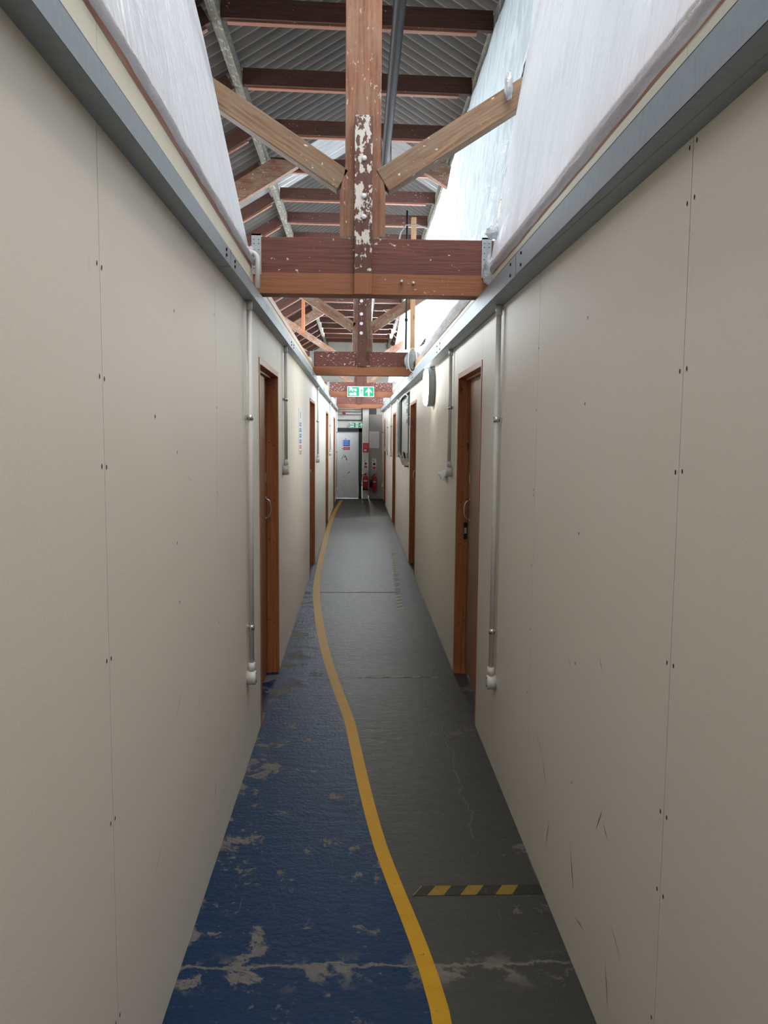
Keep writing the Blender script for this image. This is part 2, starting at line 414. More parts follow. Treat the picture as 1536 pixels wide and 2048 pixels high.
# worn black and yellow tape across the grey floor
tp = MB(); x = .20; k = 0
x0, x1, y0, y1 = .200, .672, 2.662, 2.722; sk = .055
n = 12; wdt = (x1-x0)/n*1.08
xs = x0; edges = []
while xs < x1+.1: edges.append(xs); xs += .0535
edges = [.205, .210, .258, .316, .375, .433, .500, .560, .69]; sk = .036
def cl(v): return min(max(v, x0), x1-.0)
for i in range(len(edges)-1):
    a, b = edges[i], edges[i+1]
    pts = [(cl(a), y0, .0012), (cl(b), y0, .0012), (cl(b+sk), y1, .0012), (cl(a+sk), y1, .0012)]
    if pts[1][0]-pts[0][0] < 1e-4 and pts[2][0]-pts[3][0] < 1e-4: continue
    tp.face(pts, M['tape_y'] if i in (0, 2, 4, 6) else M['tape_k'])
tag(tp.build('hazard_tape', weld=False), 'worn black and yellow striped tape across the grey floor nearest the camera', 'floor tape')
fd = MB()
yy = 7.3
while yy < 11.9:
    t = (yy-7.626)/(11.726-7.626); xc = .425+.114*t
    gone = 7.95 < yy < 8.35 or random.random() < .07
    xd = xc+.0041
    fd.face([(xc-.03, yy, .001), (xc+.03, yy+.05, .001), (xc+.03, yy+.12, .001), (xc-.03, yy+.07, .001)], M['tape_gone'] if gone else M['faded'])
    fd.face([(xc-.03, yy+.07, .001), (xc+.03, yy+.12, .001), (xd+.03, yy+.20, .001), (xd-.03, yy+.15, .001)], M['tape_gone'])
    yy += .15
tag(fd.build('hazard_tape', weld=False), 'faded striped tape running lengthwise near the right wall', 'floor tape')
fd = MB(); fd.face([(.0, 5.207, .0009), (.57, 5.215, .0009), (.57, 5.228, .0009), (.0, 5.222, .0009)], M['tape_gone'])
for a, b in ((.03, .07), (.10, .19), (.22, .33), (.36, .44), (.50, .56)):
    fd.face([(a, 5.20, .001), (b-.01, 5.205, .001), (b, 5.235, .001), (a+.03, 5.228, .001)], M['faded'])
tag(fd.build('floor_line', weld=False), 'almost worn away yellow dashes across the floor between first doors', 'floor marking')

# ------------------------------------------------------------------ partition walls
DL = [(4.36, 5.33), (8.95, 9.98), (13.55, 14.62), (18.0, 19.05)]
DR = [(4.35, 5.30), (9.10, 10.05), (13.85, 14.90), (18.65, 19.70)]
DH = 2.0
def wall(side, x, doors, seams, name, recess=None, dots=(), scr=()):
    b = MB(); s = side      # s=-1 left, +1 right; board face at x, 12 mm thick, solid core behind
    f0, f1 = (x-.012, x) if s < 0 else (x, x+.012); c0, c1 = (x-.10, x-.0125) if s < 0 else (x+.0125, x+.10)
    ops = sorted([(a-.03, bb+.03, DH+.035) for a, bb in doors])
    segs = []; cur = YB
    for a, bb, h in ops: segs.append((cur, a, 0)); segs.append((a, bb, h)); cur = bb
    segs.append((cur, YEND, 0))
    for a, bb, z0 in segs:
        cuts = [a]+[q for q in seams if a+.05 < q < bb-.05]+[bb]
        for i in range(len(cuts)-1):
            g0 = .0015 if i > 0 or z0 or a > YB else 0
            ya, yb = cuts[i]+.0015, cuts[i+1]-.0015
            zb = z0 if z0 else 0
            parts = [(ya, yb, zb)]
            if recess and ya < recess[0] < yb or recess and ya < recess[1] < yb or recess and recess[0] <= ya and yb <= recess[1]:
                r0, r1, rz = recess
                if ya < r0: b.box(f0, f1, ya, min(r0, yb), zb, WT, M['board'])
                if yb > r1: b.box(f0, f1, max(r1, ya), yb, zb, WT, M['board'])
                q0, q1 = max(ya, r0), min(yb, r1)
                if q1 > q0: b.box(f0, f1, q0, q1, zb, rz, M['board']); b.box(f0, f1, q0, q1, 2.2, WT, M['board'])
                continue
            b.box(f0, f1, ya, yb, zb, WT, M['board'])
        b_core = M['seam']
        if recess and a < recess[0] and bb > recess[1]:
            r0, r1, rz = recess
            b.box(c0, c1, a, r0, 0, WT, b_core); b.box(c0, c1, r1, bb, 0, WT, b_core); b.box(c0, c1, r0, r1, 0, rz, b_core)
            b.box(c1-.004, c1, r0, r1, rz, WT, b_core)
        else: b.box(c0, c1, a, bb, z0, WT, b_core)
    e = .0006
    for (y, z) in dots:
        pts = [(x-s*e, y+.0035*math.cos(t)*1.0, z+.0055*math.sin(t)) for t in [k*math.pi/4 for k in range(8)]]
        b.face(pts, M['hole'])
    for (y, z, dy, dz, w_) in scr:
        w_ *= .5
        q = Vector((dy, dz)); nn = Vector((-q.y, q.x)).normalized()*w_
        b.face([(x-s*e, y, z), (x-s*e, y+dy*.5+nn.x, z+dz*.5+nn.y), (x-s*e, y+dy, z+dz), (x-s*e, y+dy*.5-nn.x, z+dz*.5-nn.y)], M['scuff'])
    return b.build(name, origin=(x, 0, 0))
dl = []
for zz in (.313, .776, 1.136, 1.549, 1.733, 1.96): dl += [(1.665, zz+.003), (1.695, zz)]
dl += [(2.347, 1.972), (2.357, 1.566), (2.109, 1.665), (2.359, 1.119), (2.34, 1.30), (3.0, 2.06), (3.03, 1.72), (3.02, 1.40), (3.02, .9), (4.30, 1.9), (4.30, 1.1)]
scl_ = [(2.28, .78, .10, .07, .002), (2.0, .45, .12, .06, .002), (2.6, .7, .07, .05, .002), (3.2, .3, .06, .10, .003), (2.5, 1.49, .05, -.02, .0015), (1.4, .2, .1, .05, .002), (2.9, .22, .02, .10, .004)]
wall(-1, XL, DL, [-2.33, -.99, .345, 1.683, 3.022, 6.65, 7.98, 11.3, 12.6, 15.9, 17.2], 'wall_left', dots=dl, scr=scl_)
dr = []
for zz in (.313, .62, .80, 1.136, 1.549, 1.76, 2.10, 2.21): dr += [(1.625, zz+.003), (1.66, zz)]
dr += [(2.35, 1.97), (2.35, 1.72), (2.37, 1.33), (2.36, .93), (2.36, .55), (2.98, 1.95), (2.99, 1.72), (3.0, 1.42), (3.0, 1.40), (3.0, 1.13), (3.0, .88), (3.02, .62), (7.9, 1.5), (6.6, .95), (6.0, 1.7)]
scr_ = [(2.05, .62, .06, -.10, .003), (2.7, .47, .20, .07, .002), (2.68, .38, .06, .10, .006), (2.62, .30, .04, -.12, .005), (2.3, .22, .05, .12, .006), (2.18, .18, .10, -.02, .004),
        (1.86, .30, .10, .05, .003), (1.95, .10, .04, .13, .004), (2.0, .55, .05, .03, .003), (1.55, .2, .02, -.13, .006), (1.60, .19, .015, -.10, .005), (2.1, .98, .03, .04, .003), (2.4, .9, .06, .03, .002), (1.3, .12, .05, -.12, .002), (4.6, .5, .2, .06, .004), (5.9, .35, .3, .05, .004)]
REC = (10.22, 13.25, 1.28)
wall(1, XR, DR, [-2.33, -.99, .31, 1.643, 2.978, 5.42, 6.7, 8.0, 11.6, 16.2, 17.5], 'wall_right', REC, dots=dr, scr=scr_)
for nme in ('wall_left', 'wall_right'):
    tag(bpy.data.objects[nme], ('left' if 'left' in nme else 'right')+' corridor partition of beige painted boards', 'wall', kind='structure')

# doors -------------------------------------------------------------
ordn = ['first', 'second', 'third', 'fourth']
dn = 0
def door(side, idx, y0, y1, zoff=0.0):
    global dn
    dn += 1; s = side; x = XL if s < 0 else XR
    t = thing('door_%d' % dn, (x, (y0+y1)/2, 0), '%s wooden door from the camera in the %s wall' % (ordn[idx], 'left' if s < 0 else 'right'), 'door', kind='structure')
    X = lambda d: x+s*d            # d = depth into the wall
    def bx(b, d0, d1, ya, yb, z0, z1, m, ax='z'): b.box(min(X(d0), X(d1)), max(X(d0), X(d1)), ya, yb, z0, z1, m, ax)
    for ya, yb, st in ((y0-.03, y0, 1), (y1, y1+.03, -1)):
        b = MB(); jb = None; bx(b, -.004, .10, ya, yb, 0, DH+.0, M['pine'])
        if st > 0: bx(b, .045, .072, yb, yb+.012, 0, DH-.012, M['pine'])
        else: bx(b, .045, .072, ya-.012, ya, 0, DH-.012, M['pine'])
        jamb = b.build('jamb', t, bevel=.0015)
    b = MB(); bx(b, -.004, .10, y0-.03, y1+.03, DH, DH+.034, M['pine'], 'y'); bx(b, .045, .072, y0, y1, DH-.012, DH, M['pine'], 'y'); b.build('door_head', t, bevel=.0015)
    gap = .012 if not (s > 0 and idx == 0) else .034
    b = MB(); bx(b, .073, .113, y0+.004, y1-.004, gap, DH-.004, M['leaf_l'] if s < 0 else M['leaf_r'])
    lf = b.build('door_leaf', t, bevel=.002)
    hy = y1-.085; d0 = .073
    if not (s > 0 and idx > 0): pass
    b = MB(); pts = []
    for k in range(13):
        a = math.pi*k/12; pts.append((X(d0-.034*math.sin(a)**.6 if 0 < k < 12 else d0), hy, 1.135-.062*math.cos(a)))
    b.tube(pts, .0055, M['chrome'], 10)
    for zz in (1.066, 1.204): b.lathe([(0, 0), (.012, 0), (.012, .004), (0, .004)], (X(d0-.002), hy, zz-.0), M['chrome'], 14, 'x')
    b.build('door_handle', lf)
    b = MB(); bx(b, .066, .073, hy-.02, hy+.015, 1.31, 1.37, M['chrome']); b.build('keyhole_plate', lf, bevel=.002)
    for zz in (.35, .9, 1.18, 1.55, 1.93):                 # plugged screws in the far lining
        for dd in (.025, .058):
            c = (X(dd), y1-.0005 if dd < .045 else y1-.0125, zz+(.02 if dd > .03 else 0)); b = MB()
            b.face([(c[0]+.004*math.cos(q*math.pi/4), c[1]-.0003, c[2]+.004*math.sin(q*math.pi/4)) for q in range(8)], M['hole'])
            b.build('screw_head', jamb, weld=False)
    if s > 0 and idx == 0:
        b = MB(); b.box(X(.046), X(.071), y1-.0145, y1-.0125, .93, 1.045, M['hole']); b.box(X(.050), X(.066), y1-.0155, y1-.0145, .97, 1.01, M['strap'])  # black and silver peeled sticker on the jamb
        tag(b.build('peeled_sticker', t), 'dark peeled sticker')
    return t
for i, (a, b_) in enumerate(DL): door(-1, i, a, b_)
for i, (a, b_) in enumerate(DR): door(1, i, a, b_)

# steel channel rails along both wall heads
def rail(side, d, z0, z1, name_l):
    x = XL if side < 0 else XR; s = -side
    b = MB(); tk = .003
    def bx(a0, a1, y0, y1, zz0, zz1): b.box(min(x+s*a0, x+s*a1), max(x+s*a0, x+s*a1), y0, y1, zz0, zz1, M['steel'], 'y')
    joints = [YB, .2, 3.05, 5.9, 8.7, 11.5, 14.3, 17.1, 20.40]
    for i in range(len(joints)-1):
        a, c = joints[i]+.002, joints[i+1]-.002
        bx(0, d, a, c, z0, z0+tk); bx(d-tk, d, a, c, z0, z1); bx(0, d, a, c, z1-tk, z1)
    rl = b.build('steel_rail', bevel=.0008); tag(rl, name_l, 'steel channel')
    for j in joints[1:-1]:                                     # splice bolts
        for dy in (-.10, .10):
            for zz in (z0+.02, z1-.02):
                b = MB(); b.lathe([(0, 0), (.006, 0), (.006, .004*s), (0, .005*s)], (x+s*d, j+dy, zz), M['hole'], 8, 'x'); b.build('bolt', rl)
rail(-1, .054, 2.243, 2.303, 'galvanised steel channel along the top of the left wall')
rail(1, .080, 2.226, 2.308, 'deeper galvanised steel channel along the top of the right wall')
# cream upper boards (in front of the wall head) and timber plates
for s, x in ((-1, XL), (1, XR)):
    b = MB(); xa, xb = (x-.012, x+.006) if s < 0 else (x-.006, x+.012)
    cuts = [YB, .345, 1.68, 3.01, 4.05, 4.22, 6.6, 8.0, 9.45, 9.66, 12.3, 14.8, 15.02, 17.6, 20.1]
    for i in range(len(cuts)-1):
        if cuts[i] in (4.05, 9.45, 14.8): continue
        b.box(xa, xb, cuts[i]+.001, cuts[i+1]-.001, 2.306 if s < 0 else 2.311, (2.432 if cuts[i] < 4 else 2.405) if s < 0 else 2.419, M['cream'], 'y')
    tag(b.build('trim_1' if s < 0 else 'trim_2'), 'cream board strip above the %s steel channel' % ('left' if s < 0 else 'right'), 'trim', kind='structure')
    for i, (a, c) in enumerate(((YB, 4.03), (4.24, 9.46), (9.67, 14.83), (15.05, 20.1))):
        b = MB(); xa, xb = (x-.085, x-.0) if s < 0 else (x+.0, x+.085)
        b.box(xa, xb, a, c, (2.433 if a < 4 else 2.406) if s < 0 else 2.421, 2.492 if a < 4 or s > 0 else 2.462, M['pine_light'] if a > 4 else M['pine'], 'y')
        tag(b.build('wall_plate', bevel=.002), 'timber plate on the %s wall head, %s length from the camera' % ('left' if s < 0 else 'right', ordn[i]), 'timber plate', 'timber plates on the wall heads')

# ------------------------------------------------------------------ roof
RZ, RS, RX = 5.64, .60, .03
def roofz(x): return RZ-RS*abs(x-RX)
PT = .17
def corr(y):
    ph = ((y+10.0)/PT) % 1.0; return .022*math.exp(-((ph-.5)/.16)**2)*1.0
def roof_strip(b, x0, x1, ya, yb, m, nx=1):
    y = ya; st = PT/8
    n = int(round((yb-ya)/st))
    for i in range(n):
        a, c = ya+i*st, ya+(i+1)*st
        for k in range(nx):
            xa = x0+(x1-x0)*k/nx; xb = x0+(x1-x0)*(k+1)/nx
            b.face([(xa, a, roofz(xa)+corr(a)), (xb, a, roofz(xb)+corr(a)), (xb, c, roofz(xb)+corr(c)), (xa, c, roofz(xa)+corr(c))], m, None, True)
b = MB(); yl0 = -10+PT*83
YR0, YR1 = -10+PT*38, -10+PT*232      # -3.54 .. 29.44
sk0, sk1 = -10+PT*120, -10+PT*126     # roof light bay
roof_strip(b, -4.5, RX, -10+PT*176, YR1, M['corr']); roof_strip(b, -2.6, RX, sk1, -10+PT*176, M['corr']); roof_strip(b, -4.5, -4.2, sk1, -10+PT*176, M['corr']); roof_strip(b, -2.0, RX, yl0, sk0, M['corr']); roof_strip(b, -2.0, -1.0, YR0, yl0, M['corr']); roof_strip(b, 1.0, 1.5, YR0, yl0, M['corr']); 
yl = yl0                                # left slope glazed only over the near bay
roof_strip(b, -4.5, -2.0, yl, sk0, M['corr']); roof_strip(b, -4.5, -4.2, YR0, yl, M['corr'])
roof_strip(b, RX, 1.5, yl0, sk0, M['corr']); roof_strip(b, RX, 1.5, sk1, YR1, M['corr'])
roof_strip(b, 4.2, 4.5, YR0, YR1, M['corr'])
for s in (-1, 1):                      # ridge capping
    b.face([(RX, YR0, RZ+.01), (RX+s*.2, YR0, RZ-.09), (RX+s*.2, YR1, RZ-.09), (RX, YR1, RZ+.01)], M['corr'])
tag(b.build('ceiling', origin=(0, 0, RZ)), 'grey corrugated roof sheeting on two slopes', 'ceiling', kind='structure')
b = MB(); roof_strip(b, -1.75, RX, sk0, sk1, M['rooflight']); roof_strip(b, -4.5, -1.75, sk0, sk1, M['corr'])
tag(b.build('window_1'), 'translucent roof light strip in the left roof slope', 'roof light', kind='structure')
b = MB(); roof_strip(b, RX, 1.5, sk0, sk1, M['rooflight'])
tag(b.build('window_2'), 'translucent roof light strip in the right roof slope', 'roof light', kind='structure')
b = MB(); roof_strip(b, -4.2, -2.6, sk1, -10+PT*176, M['glaze']); tag(b.build('added_glazing_left'), 'added unseen glazing low on the far left roof slope', 'roof light', kind='structure')  # unseen glazing added above the left fill lamp
b = MB(); roof_strip(b, 1.5, 4.2, YR0, YR1, M['glaze']); tag(b.build('window_3'), 'patent glazing of the outer right roof slope', 'roof light', kind='structure')
b = MB(); roof_strip(b, -4.2, -2.0, YR0, yl, M['glaze']); tag(b.build('window_4'), 'glazing of the near left roof slope', 'roof light', kind='structure')

b = MB(); roof_strip(b, -1.0, RX, YR0, yl0, M['glaze']); roof_strip(b, RX, 1.0, YR0, yl0, M['glaze']); tag(b.build('added_glazing_near'), 'added unseen roof light over the near end of the corridor', 'roof light', kind='structure')  # unseen glazing added to go with the overhead fill lamp
# outer walls, gable and back closure
for nme, x0, x1 in (('wall_outer_left', -4.55, -4.45), ('wall_outer_right', 4.45, 4.55)):
    b = MB(); b.box(x0, x1, YR0, 29.4, 0, 3.0, M['brickw']); tag(b.build(nme), 'outer side wall of the building', 'wall', kind='structure')
b = MB()
b.prism([(-4.5, 0), (4.5, 0), (4.5, roofz(4.5)), (RX, RZ), (-4.5, roofz(-4.5))], 'y', 29.40, 29.55, M['brickw'])
tag(b.build('wall_gable'), 'whitewashed far gable wall of the building', 'wall', kind='structure')
b = MB(); b.prism([(-4.5, 0), (4.5, 0), (4.5, roofz(4.5)), (RX, RZ), (-4.5, roofz(-4.5))], 'y', -3.7, -3.62, M['brickw'])
tag(b.build('wall_back'), 'wall closing the corridor behind the camera', 'wall', kind='structure')

# purlins
def rough_beam(p0, p1, wd, ht, m, name, label, cat, group=None, up=(0, 0, 1), bevel=.003, mb=None):
    b = MB(); b.beam(p0, p1, wd, ht, m, up); return tag(b.build(name, bevel=bevel), label, cat, group)
rough_beam((-1.10, YR0, 4.84), (-1.10, 29.38, 4.84), .075, .13, M['grey_wood'], 'purlin', 'lichen grey purlin running the length of the left roof slope', 'purlin')
rough_beam((1.09, YR0, 4.84), (1.09, 29.38, 4.84), .075, .13, M['grey_wood'], 'purlin', 'grey purlin above the top edge of the right plastic sheets', 'purlin')
big_ord = ['first', 'second', 'third', 'fourth', 'fifth', 'sixth', 'seventh', 'eighth', 'ninth', 'tenth', 'eleventh', 'twelfth', 'thirteenth', 'fourteenth', 'fifteenth', 'sixteenth', 'seventeenth', 'eighteenth', 'nineteenth', 'twentieth', 'furthest']
jy = [6.46+1.17*k for k in range(-1, 19)]
trs = (4.1, 9.53, 14.9, 20.2)
for k, y in enumerate(jy):
    t = thing('roof_joist', (0, y, 4.80), '%s horizontal dark joist under the roof ridge, counting away from the camera' % big_ord[k], 'joist', 'horizontal joists under the ridge')
    b = MB(); b.beam((-1.06, y+.02, 4.875), (1.05, y+.11, 4.875), .05, .15, M['joist']); b.build('joist_board', t, bevel=.002)
    b = MB(); b.beam((-1.02, y+.052, 4.80), (.93 if k % 3 else 1.04, y+.135, 4.80), .055, .028, M['ledge']); b.build('ledger', t, bevel=.002)
for s in (-1, 1):
    for k, y in enumerate(jy):
        pass
        yy = y+(.0 if s < 0 else .12)
        x0, x1 = 1.175*s, 4.3*s
        zz = lambda x: 4.86-.60*(abs(x)-1.1)
        t = thing('rafter', (x0, yy, 4.8), '%s sloping rafter outside the %s purlin, counting away from the camera' % (big_ord[k], 'left' if s < 0 else 'right'), 'rafter', 'common rafters of the %s slope' % ('left' if s < 0 else 'right'))
        b = MB(); b.beam((x0, yy, zz(x0)), (x1, yy, zz(x1)), .05, .14, M['joist']); b.build('rafter_board', t, bevel=.002)
        b = MB(); b.beam((x0, yy+.03, zz(x0)-.085), (x1, yy+.03, zz(x1)-.085), .05, .025, M['ledge']); b.build('ledger', t, bevel=.002)

# ------------------------------------------------------------------ trusses
def truss(i, Y):
    o_ = ordn[i]
    t = thing('roof_truss', (0, Y, 2.33), '%s king post roof truss from the camera, %s' % (o_, ('large in view with stripped brown post', 'with white bolt rings on its post', 'behind the larger green exit sign', 'just in front of the end wall')[i]), 'roof truss', 'king post trusses across the corridor')
    zb, zm, zt = (2.328, 2.432, 2.606) if i < 3 else (2.31, 2.41, 2.57)
    b = MB(); b.box(-4.15, 4.2, Y, Y+.11, zm, zt, M['tie_red'] if i else M['tie_red1'], 'x'); b.box(-4.15, 4.2, Y, Y+.11, zb, zm, M['tie_tan'], 'x')
    b.build('tie_beam', t, bevel=.003)
    # king post: narrow shaft with a splayed foot carrying the struts
    kx0, kx1, f0, f1 = -.066, .112, -.092, .136
    if i: kx0, kx1, f0, f1 = -.050, .165, -.062, .180
    wood = (M['tie_red'] if i > 1 else M['oldred']) if i else M['post']
    b = MB()
    zt2 = 4.80
    poly = [(f0, zt), (f1, zt), (f1, 2.84), (kx1, 2.975), (kx1, zt2), (kx0, zt2), (kx0, 2.965), (f0, 2.83)]
    b.prism(poly, 'y', Y+.015, Y+.105, wood)
    for fi in range(len(b.uv)): b.uv[fi] = [(p[1] if fi < 2 else p[0], (p[0] if fi < 2 else p[1])) for p in b.uv[fi]]
    b.build('king_post', t, bevel=.004)
    b = MB(); sx0, sx1 = (-.019, .070) if i == 0 else (-.006, .100)
    if i == 0: b.box(sx0, sx1, Y-.038, Y+.0, zm-.004, 3.187, M['dkstrip']); b.box(sx0, sx1, Y-.038, Y+.0, zb-.004, zm-.004, M['tie_tan'])
    else: b.box(sx0, sx1, Y-.03, Y+.0, zm, 3.35, M['strip2'])
    st = b.build('post_strap', t, bevel=.003); tag(st, 'dark brown boxed strap with flaking white paint' if i == 0 else 'dark brown boxed strap')
    if i > 0:
        for zz in (3.19, 3.04, 2.93, 2.82):
            b = MB(); b.lathe([(.010, -.0), (.020, -.004), (.017, -.008), (.008, -.006), (0, -.004)], (.045, Y-.03, zz), M['paper'], 14, 'y'); tag(b.build('bolt_ring', st), 'white painted bolt ring')
    if i == 0:
        for zz in (2.98, 2.80, 2.70): 
            b = MB(); b.lathe([(0, -.012), (.012, -.010), (.014, 0), (0, 0)], (.028, Y-.038, zz), M['paper'], 10, 'y'); tag(b.build('bolt_head', st), 'bolt head under white paint')
        b = MB(); b.box(f0+.0, f1, Y+.01, Y+.11, zt-.002, zt+.012, M['grey_wood']); b.build('packing_piece', t)
        for k, xx in enumerate((-.02, .075)):
            b = MB(); b.tube([(xx+.145, Y-.03, 2.395), (xx+.145, Y+.0, 2.397)] if k else [(.28, Y-.02, 2.39), (.28, Y+.002, 2.39)], .006, M['paper'], 8); b.build('peg', t)
    # struts and principal rafters
    for s in (-1, 1):
        j = f0 if s < 0 else f1
        x0, z0 = j-s*.015, 2.892; x1 = s*1.80; z1 = z0+.64*(abs(x1-x0))
        b = MB(); b.beam((x0, Y+.06, z0), (x1, Y+.06, z1), .09 if s < 0 else .10, .110 if s < 0 else .118, M['old'] if i < 1 else M['oldred']); b.build('strut', t, bevel=.004)
        zr = lambda x: 4.75-.616*(abs(x)-.67)+.10
        b = MB(); xe = 4.12*s; xs_ = .60*s
        dz = .088/math.cos(math.atan(.616))
        b.prism([(xs_*1.06, 4.79-.03), (s*.75, zr(.75)-dz-.018), (xe, zr(xe)-dz), (xe, zr(xe)+dz), (s*1.0, 4.79)], 'y', Y-.0, Y+.10, M['oldred'] if i else M['old'])
        b.build('principal_rafter', t, bevel=.004)
    # hangers
    for s in (-1, 1):
        x0 = (-.532 if i == 0 else -.562) if s < 0 else (.625 if i == 0 else .655)
        w_ = .048
        if i == 1 and s > 0: continue
        b = MB(); b.box(x0, x0+w_, Y-.006, Y-.001, 2.425 if i else 2.42, zt+.012, M['strap'] if i == 0 else M['gbox']); b.box(x0, x0+w_, Y-.006, Y+.12, zt+.004, zt+.012, M['strap'] if i == 0 else M['gbox'])
        for zz in (2.45, 2.48, 2.51, 2.54, 2.57, 2.59):
            for dx in (.012, .036):
                b.face([(x0+dx+.003*math.cos(q*math.pi/3), Y-.0065, zz+.003*math.sin(q*math.pi/3)) for q in range(6)], M['hole'])
        b.build('hanger_strap', t)
    return t
for i, Y in enumerate(trs): truss(i, Y)

b = MB(); b.beam((-1.0, 14.93, 3.50), (-1.0, 14.93, 4.46), .06, .05, M['pine'], up=(0, 1, 0)); tag(b.build('timber_stud', bevel=.002), 'short orange upright stud rising from the left strut of the third truss', 'stud')
# stud, black riser pipe and long overhead pipe
b = MB(); b.beam((.645, 9.47, 2.61), (.645, 9.47, 4.14), .055, .05, M['pine_light'], up=(0, 1, 0)); tag(b.build('timber_stud', bevel=.002), 'pale upright timber stud beside the black pipe on the second truss', 'stud')
b = MB(); b.tube([(.565, 9.40, 2.625), (.565, 9.40, 3.5), (.563, 9.41, 4.2)], .012, M['black'], 10); b.tube([(.565, 9.40, 2.95), (.565, 9.40, 2.98)], .018, M['pipe_k'], 10)
tag(b.build('riser_pipe'), 'thin black vertical pipe beside the pale stud at the second truss', 'pipe')
b = MB(); b.tube([(.255, YR0+.05, 4.52), (.272, 5.6, 4.52), (.282, 8.7, 4.52), (.318, 17.4, 4.50), (.34, 29.3, 4.50)], .044, M['pipe_k'], 20)
pp = b.build('overhead_pipe'); tag(pp, 'long dark grey metal pipe hung beneath the roof joists', 'pipe')
for k, y in enumerate(jy[::3]):
    b = MB(); pts = []
    xx = .27+.003*y
    for q in range(9):
        a = math.pi*q/8; pts.append((xx+.052*math.cos(a+math.pi), y+.08, 4.52-.052*math.sin(a)))
    pts = [(xx-.052, y+.08, 4.80)]+pts+[(xx+.052, y+.08, 4.80)]
    b.tube(pts, .005, M['pipe_k'], 6); b.build('pipe_hanger', pp)
b = MB(); b.tube([(.46, 9.37, 3.8), (.49, 9.37, 3.95), (.55, 9.37, 4.03), (.66, 9.37, 4.04), (.80, 9.37, 3.99)], .008, M['gbox'], 8)
tag(b.build('looped_cable'), 'thin grey looped cable around the pale stud', 'cable')

# ------------------------------------------------------------------ plastic sheets
def sheet(name, side, y0, y1, zlo, zhi, x0, slope, m, label, amp=.02, folds=3.0, seed=0, lean_end=0.0, gather=0.0, drape=0.0, cling=True):
    ny, nz = max(20, int((y1-y0)/.045)), 46
    b = MB(); P = {}
    for i in range(ny+1):
        for j in range(nz+1):
            u, v = i/ny, j/nz; y = y0+(y1-y0)*u
            top = zhi+.035*noise.noise(Vector((y*1.9, seed, 0)))
            bot = zlo+.012*noise.noise(Vector((y*5, seed, 3)))
            z = bot+(top-bot)*v
            bulge = math.sin(math.pi*v)
            if folds > 0:
                fy = y+gather*(v-.5)*.6
                d = amp*(noise.noise(Vector((fy*folds, z*.35, seed)))+.5*noise.noise(Vector((fy*folds*2.7, z*.6, seed+5))))
            else: d = 0
            d *= (.25+.75*bulge)
            d += drape*bulge*noise.noise(Vector((y*.5, z*.5, seed+9)))
            xx = side*(abs(x0)+slope*(z-2.46))+side*d
            P[i, j] = (xx, y+(lean_end*(v) if i == ny else 0)+.01*noise.noise(Vector((z*6, seed, y)))*(1 if i in (0, ny) else 0), z)
    for i in range(ny):
        for j in range(nz):
            u0, u1 = y0+(y1-y0)*i/ny, y0+(y1-y0)*(i+1)/ny; v0, v1 = P[i, j][2], P[i, j+1][2]
            b.face([P[i, j], P[i+1, j], P[i+1, j+1], P[i, j+1]], m, [(u0, v0), (u1, v0), (u1, v1), (u0, v1)], True)
    return b, label, name
def fin_sheet(r, extra=None):
    b, label, name = r
    if extra: extra(b)
    return tag(b.build(name), label, 'plastic sheet', 'plastic sheets hung above the walls')
def crumple(b, c, r, m, seed, n=14):
    """a bunched end of sheet"""
    for i in range(n):
        for j in range(n):
            def P(a, e):
                th = a/n*2*math.pi; ph = e/n*math.pi
                d = Vector((math.sin(ph)*math.cos(th), math.sin(ph)*math.sin(th), math.cos(ph)))
                k = 1+.55*noise.noise(d*2.3+Vector((seed, 0, 0)))+.25*noise.noise(d*6+Vector((seed, 2, 0)))
                return (c[0]+d.x*r[0]*k, c[1]+d.y*r[1]*k, c[2]+d.z*r[2]*k)
            b.face([P(i, j), P(i+1, j), P(i+1, j+1), P(i, j+1)], m, None, True)
def hem(side, y0, y1, x, z0, z1):
    def f(b):
        n = int((y1-y0)/.06)
        for i in range(n):
            a, c = y0+(y1-y0)*i/n, y0+(y1-y0)*(i+1)/n
            def Q(y, t):
                z = z0+(z1-z0)*t+.008*noise.noise(Vector((y*4, t, 1))); xx = x-side*(.012*math.sin(t*math.pi)+.004*noise.noise(Vector((y*9, t*3, 2))))
                return (xx, y, z)
            for k in range(4):
                b.face([Q(a, k/4), Q(c, k/4), Q(c, (k+1)/4), Q(a, (k+1)/4)], M['sheet'], [(a, k/4), (c, k/4), (c, k/4+.2), (a, k/4+.2)], True)
    return f
def hemL(b):
    hem(-1, YR0, 4.03, -.514, 2.443, 2.482)(b); crumple(b, (-.535, 4.0, 2.50), (.03, .045, .035), M['sheet'], 4)
fin_sheet(sheet('plastic_sheet', -1, YR0+.02, 4.05, 2.46, 4.78, .522, .220, M['sheet'], 'dull white plastic sheet hanging above the left wall', .012, 1.6, 11, drape=.05, gather=1.5), hemL)
def hemR(b):
    hem(1, YR0, 4.03, .662, 2.421, 2.466)(b); crumple(b, (.665, 4.0, 2.62), (.035, .03, .03), M['sheet'], 8)
    crumple(b, (.655, 4.04, 2.44), (.03, .04, .07), M['sheet'], 2)
    crumple(b, (.735, 4.06, 3.33), (.02, .03, .06), M['sheet'], 5)
fin_sheet(sheet('plastic_sheet', 1, YR0+.02, 4.07, 2.46, 4.76, .662, .165, M['sheet'], 'bright white plastic sheet above the near right wall', .010, 1.3, 21, drape=.05, gather=-1.2), hemR)
fin_sheet(sheet('plastic_sheet', 1, 4.23, 8.25, 2.50, 4.77, .672, .165, M['sheet2'], 'bluish finely pleated plastic sheet on the right between first and second truss', .040, 4.2, 31, gather=2.6), lambda b: hem(1, 4.25, 8.25, .662, 2.421, 2.51)(b))
